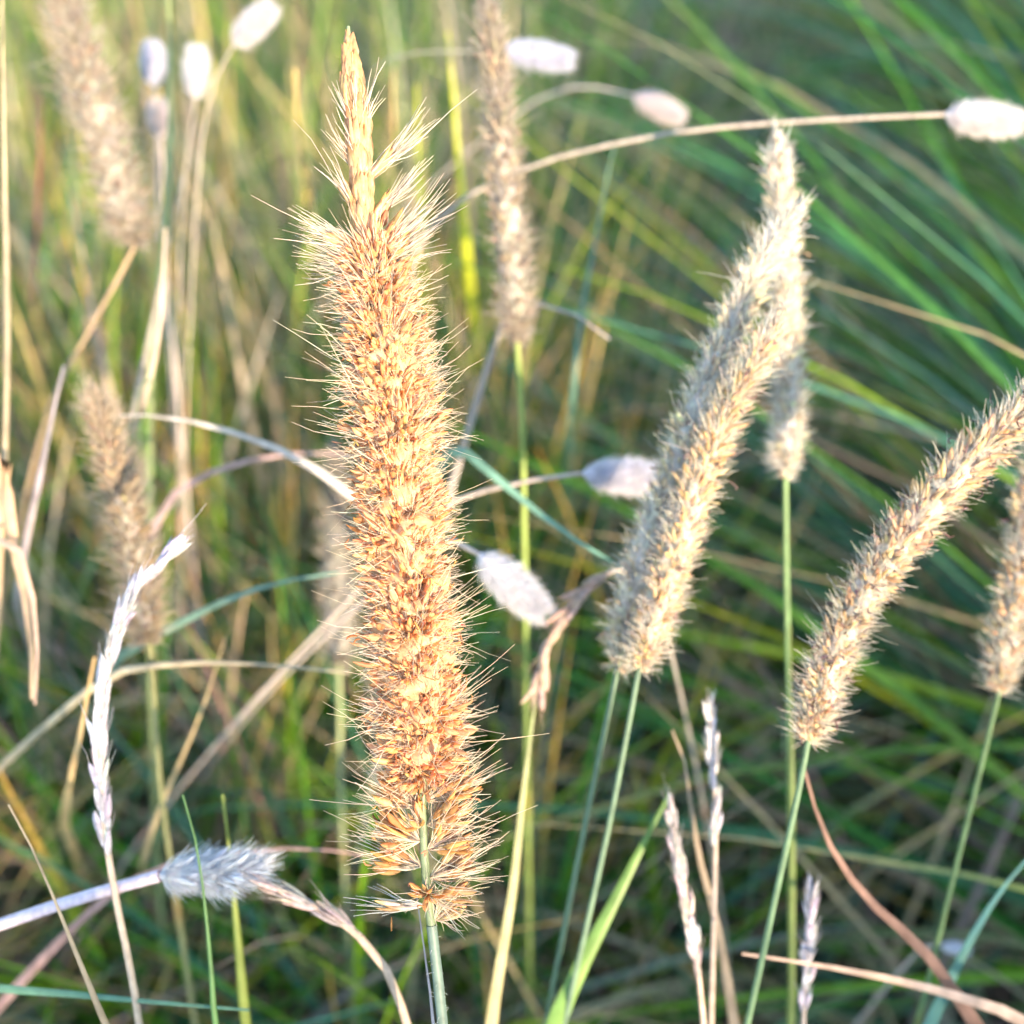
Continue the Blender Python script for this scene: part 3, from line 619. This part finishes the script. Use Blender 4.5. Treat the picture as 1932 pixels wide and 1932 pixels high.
blade('upright yellow green leaf right of the tip of the sharp head, thinner of two', [(785, 160, .42), (788, 260, .425), (792, 360, .45), (795, 470, .56)], 22, (.44, .52, .05))
blade('upright orange straw leaf close to the right of the sharp head tip', [(742, 130, .42), (742, 200, .422), (743, 300, .45), (745, 420, .56)], 18, (.66, .46, .20), M_DRY, name='dead_leaf', cat='dead leaf')
blade('orange dead leaf hanging folded at the left edge', [(60, 1320, .262), (55, 1180, .262), (30, 1060, .263), (12, 960, .264), (8, 860, .266), (-10, 980, .27), (-40, 1200, .29), (-160, 1500, .33)], 56, (.80, .54, .33), M_DRY, name='dead_leaf', cat='dead leaf')
blade('tall pale stalk standing along the left edge', [(4, -60, .27), (8, 300, .272), (14, 620, .275), (8, 900, .28), (-10, 1250, .29), (-60, 1700, .32)], 11, (.50, .42, .29), M_DRY, tube=True, name='dry_stalk')
blade('dull red stalk at the upper left beside the cut off tan head', [(76, 180, .42), (76, 260, .425), (72, 340, .44), (66, 460, .50), (62, 560, .62)], 24, (.34, .12, .11), M_DRY, name='red_leaf', cat='leaf')
blade('upright green stalk with a bright tip near the top left white heads', [(316, -40, .34), (320, 60, .342), (322, 200, .346), (316, 360, .352), (300, 560, .36), (285, 720, .37)], 15, (.34, .42, .20), tube=True, name='grass_stalk')
blade('bundle of pale dry leaves falling below the white heads at upper left', [(345, 330, .33), (325, 420, .332), (305, 520, .335), (280, 640, .34), (250, 780, .35)], 22, (.44, .39, .33), M_DRY, name='dead_leaf', cat='dead leaf')
blade('pinkish dead leaf standing below the green upright stalk at left', [(312, 430, .32), (306, 540, .322), (298, 640, .325), (270, 760, .33)], 26, (.66, .52, .40), M_DRY, name='dead_leaf', cat='dead leaf')
blade('dry straw leaf lit orange, low left beside the long whitish ear', [(178, 1240, .262), (165, 1310, .262), (150, 1390, .265), (130, 1480, .27)], 34, (.76, .52, .24), M_DRY, name='dead_leaf', cat='dead leaf')
blade('level pale thin stalk crossing left of the sharp head below its middle', [(660, 1270, .27), (520, 1256, .271), (380, 1250, .272), (260, 1262, .276), (170, 1300, .285)], 16, (.56, .50, .36), M_DRY, tube=True, name='dry_stalk')
blade('straw stalk slanting left in the lower left grass', [(425, 1200, .30), (395, 1300, .302), (360, 1390, .305), (320, 1480, .31), (285, 1570, .32)], 18, (.60, .45, .24), M_DRY, name='dry_stalk')
blade('grey curved stalk rising behind the upper right end of the sharp head', [(1150, 640, .30), (1080, 590, .302), (1020, 575, .305), (960, 590, .31), (930, 660, .32)], 14, (.50, .47, .46), M_DRY, tube=True, name='dry_stalk')
blade('pale teal leaf standing upright right of the top centre seed head', [(1160, 270, .36), (1140, 360, .362), (1120, 470, .366), (1095, 600, .372), (1080, 760, .38)], 20, (.13, .24, .18))
blade('thin straight green stalk rising right of the warm leaning head stem', [(1490, 1180, .27), (1492, 1330, .275), (1494, 1500, .28), (1494, 1700, .29), (1492, 1950, .30)], 14, (.28, .36, .12), tube=True, name='grass_stalk')
blade('bent tan leaf standing beside the white ears in the lower right', [(1268, 1378, .262), (1285, 1400, .261), (1300, 1500, .262), (1320, 1620, .265), (1360, 1780, .27)], 24, (.46, .36, .26), M_DRY, name='dead_leaf', cat='dead leaf')
blade('teal leaf slanting at the lower right edge', [(1940, 1620, .27), (1890, 1680, .271), (1840, 1760, .273), (1790, 1860, .277), (1750, 1950, .282)], 40, (.14, .33, .28))
blade('dry leaf standing beside the sharp head stem, half hidden by it', [(786, 1690, .190), (800, 1790, .1895), (812, 1880, .1895), (822, 1980, .191)], 17, (.52, .46, .48), M_DRY, name='dead_leaf', cat='dead leaf')
blade('green thin stalk rising in front of the shaggy white head', [(345, 1500, .212), (372, 1600, .2125), (388, 1720, .213), (400, 1850, .215), (410, 1960, .217)], 12, (.17, .34, .12), tube=True, name='grass_stalk')
blade('yellow green stalk right of the shaggy white head', [(420, 1500, .24), (432, 1600, .241), (444, 1720, .243), (455, 1840, .246), (468, 1960, .25)], 20, (.38, .44, .10), tube=True, name='grass_stalk')
blade('mauve leaf arching level behind the shaggy white head', [(700, 1615, .27), (560, 1600, .27), (430, 1615, .272), (300, 1640, .275), (170, 1720, .285)], 22, (.46, .30, .28), M_DRY, name='dead_leaf', cat='dead leaf')
blade('pinkish orange dead leaf drooping beside the folded one at the left edge', [(66, 1330, .25), (70, 1210, .25), (56, 1100, .252), (30, 1030, .255), (-10, 1010, .26), (-90, 1100, .28), (-260, 1400, .33)], 34, (.78, .52, .38), M_DRY, name='dead_leaf', cat='dead leaf')
blade('grey purple dead leaf slanting up left of the thin tan seed head', [(120, 690, .29), (95, 800, .292), (70, 920, .296), (40, 1060, .305)], 34, (.46, .40, .42), M_DRY, name='dead_leaf', cat='dead leaf')
blade('mauve grass leaf arching left behind the thin tan seed head', [(700, 860, .33), (560, 855, .328), (430, 880, .326), (330, 930, .328), (280, 1020, .335)], 26, (.44, .32, .32), M_DRY, name='dead_leaf', cat='dead leaf')
blade('orange sunlit leaf tip in the upper left between white heads and the sharp tip', [(556, 130, .40), (558, 190, .402), (566, 260, .43), (575, 350, .55)], 20, (.66, .46, .16), M_DRY, name='dead_leaf', cat='dead leaf')
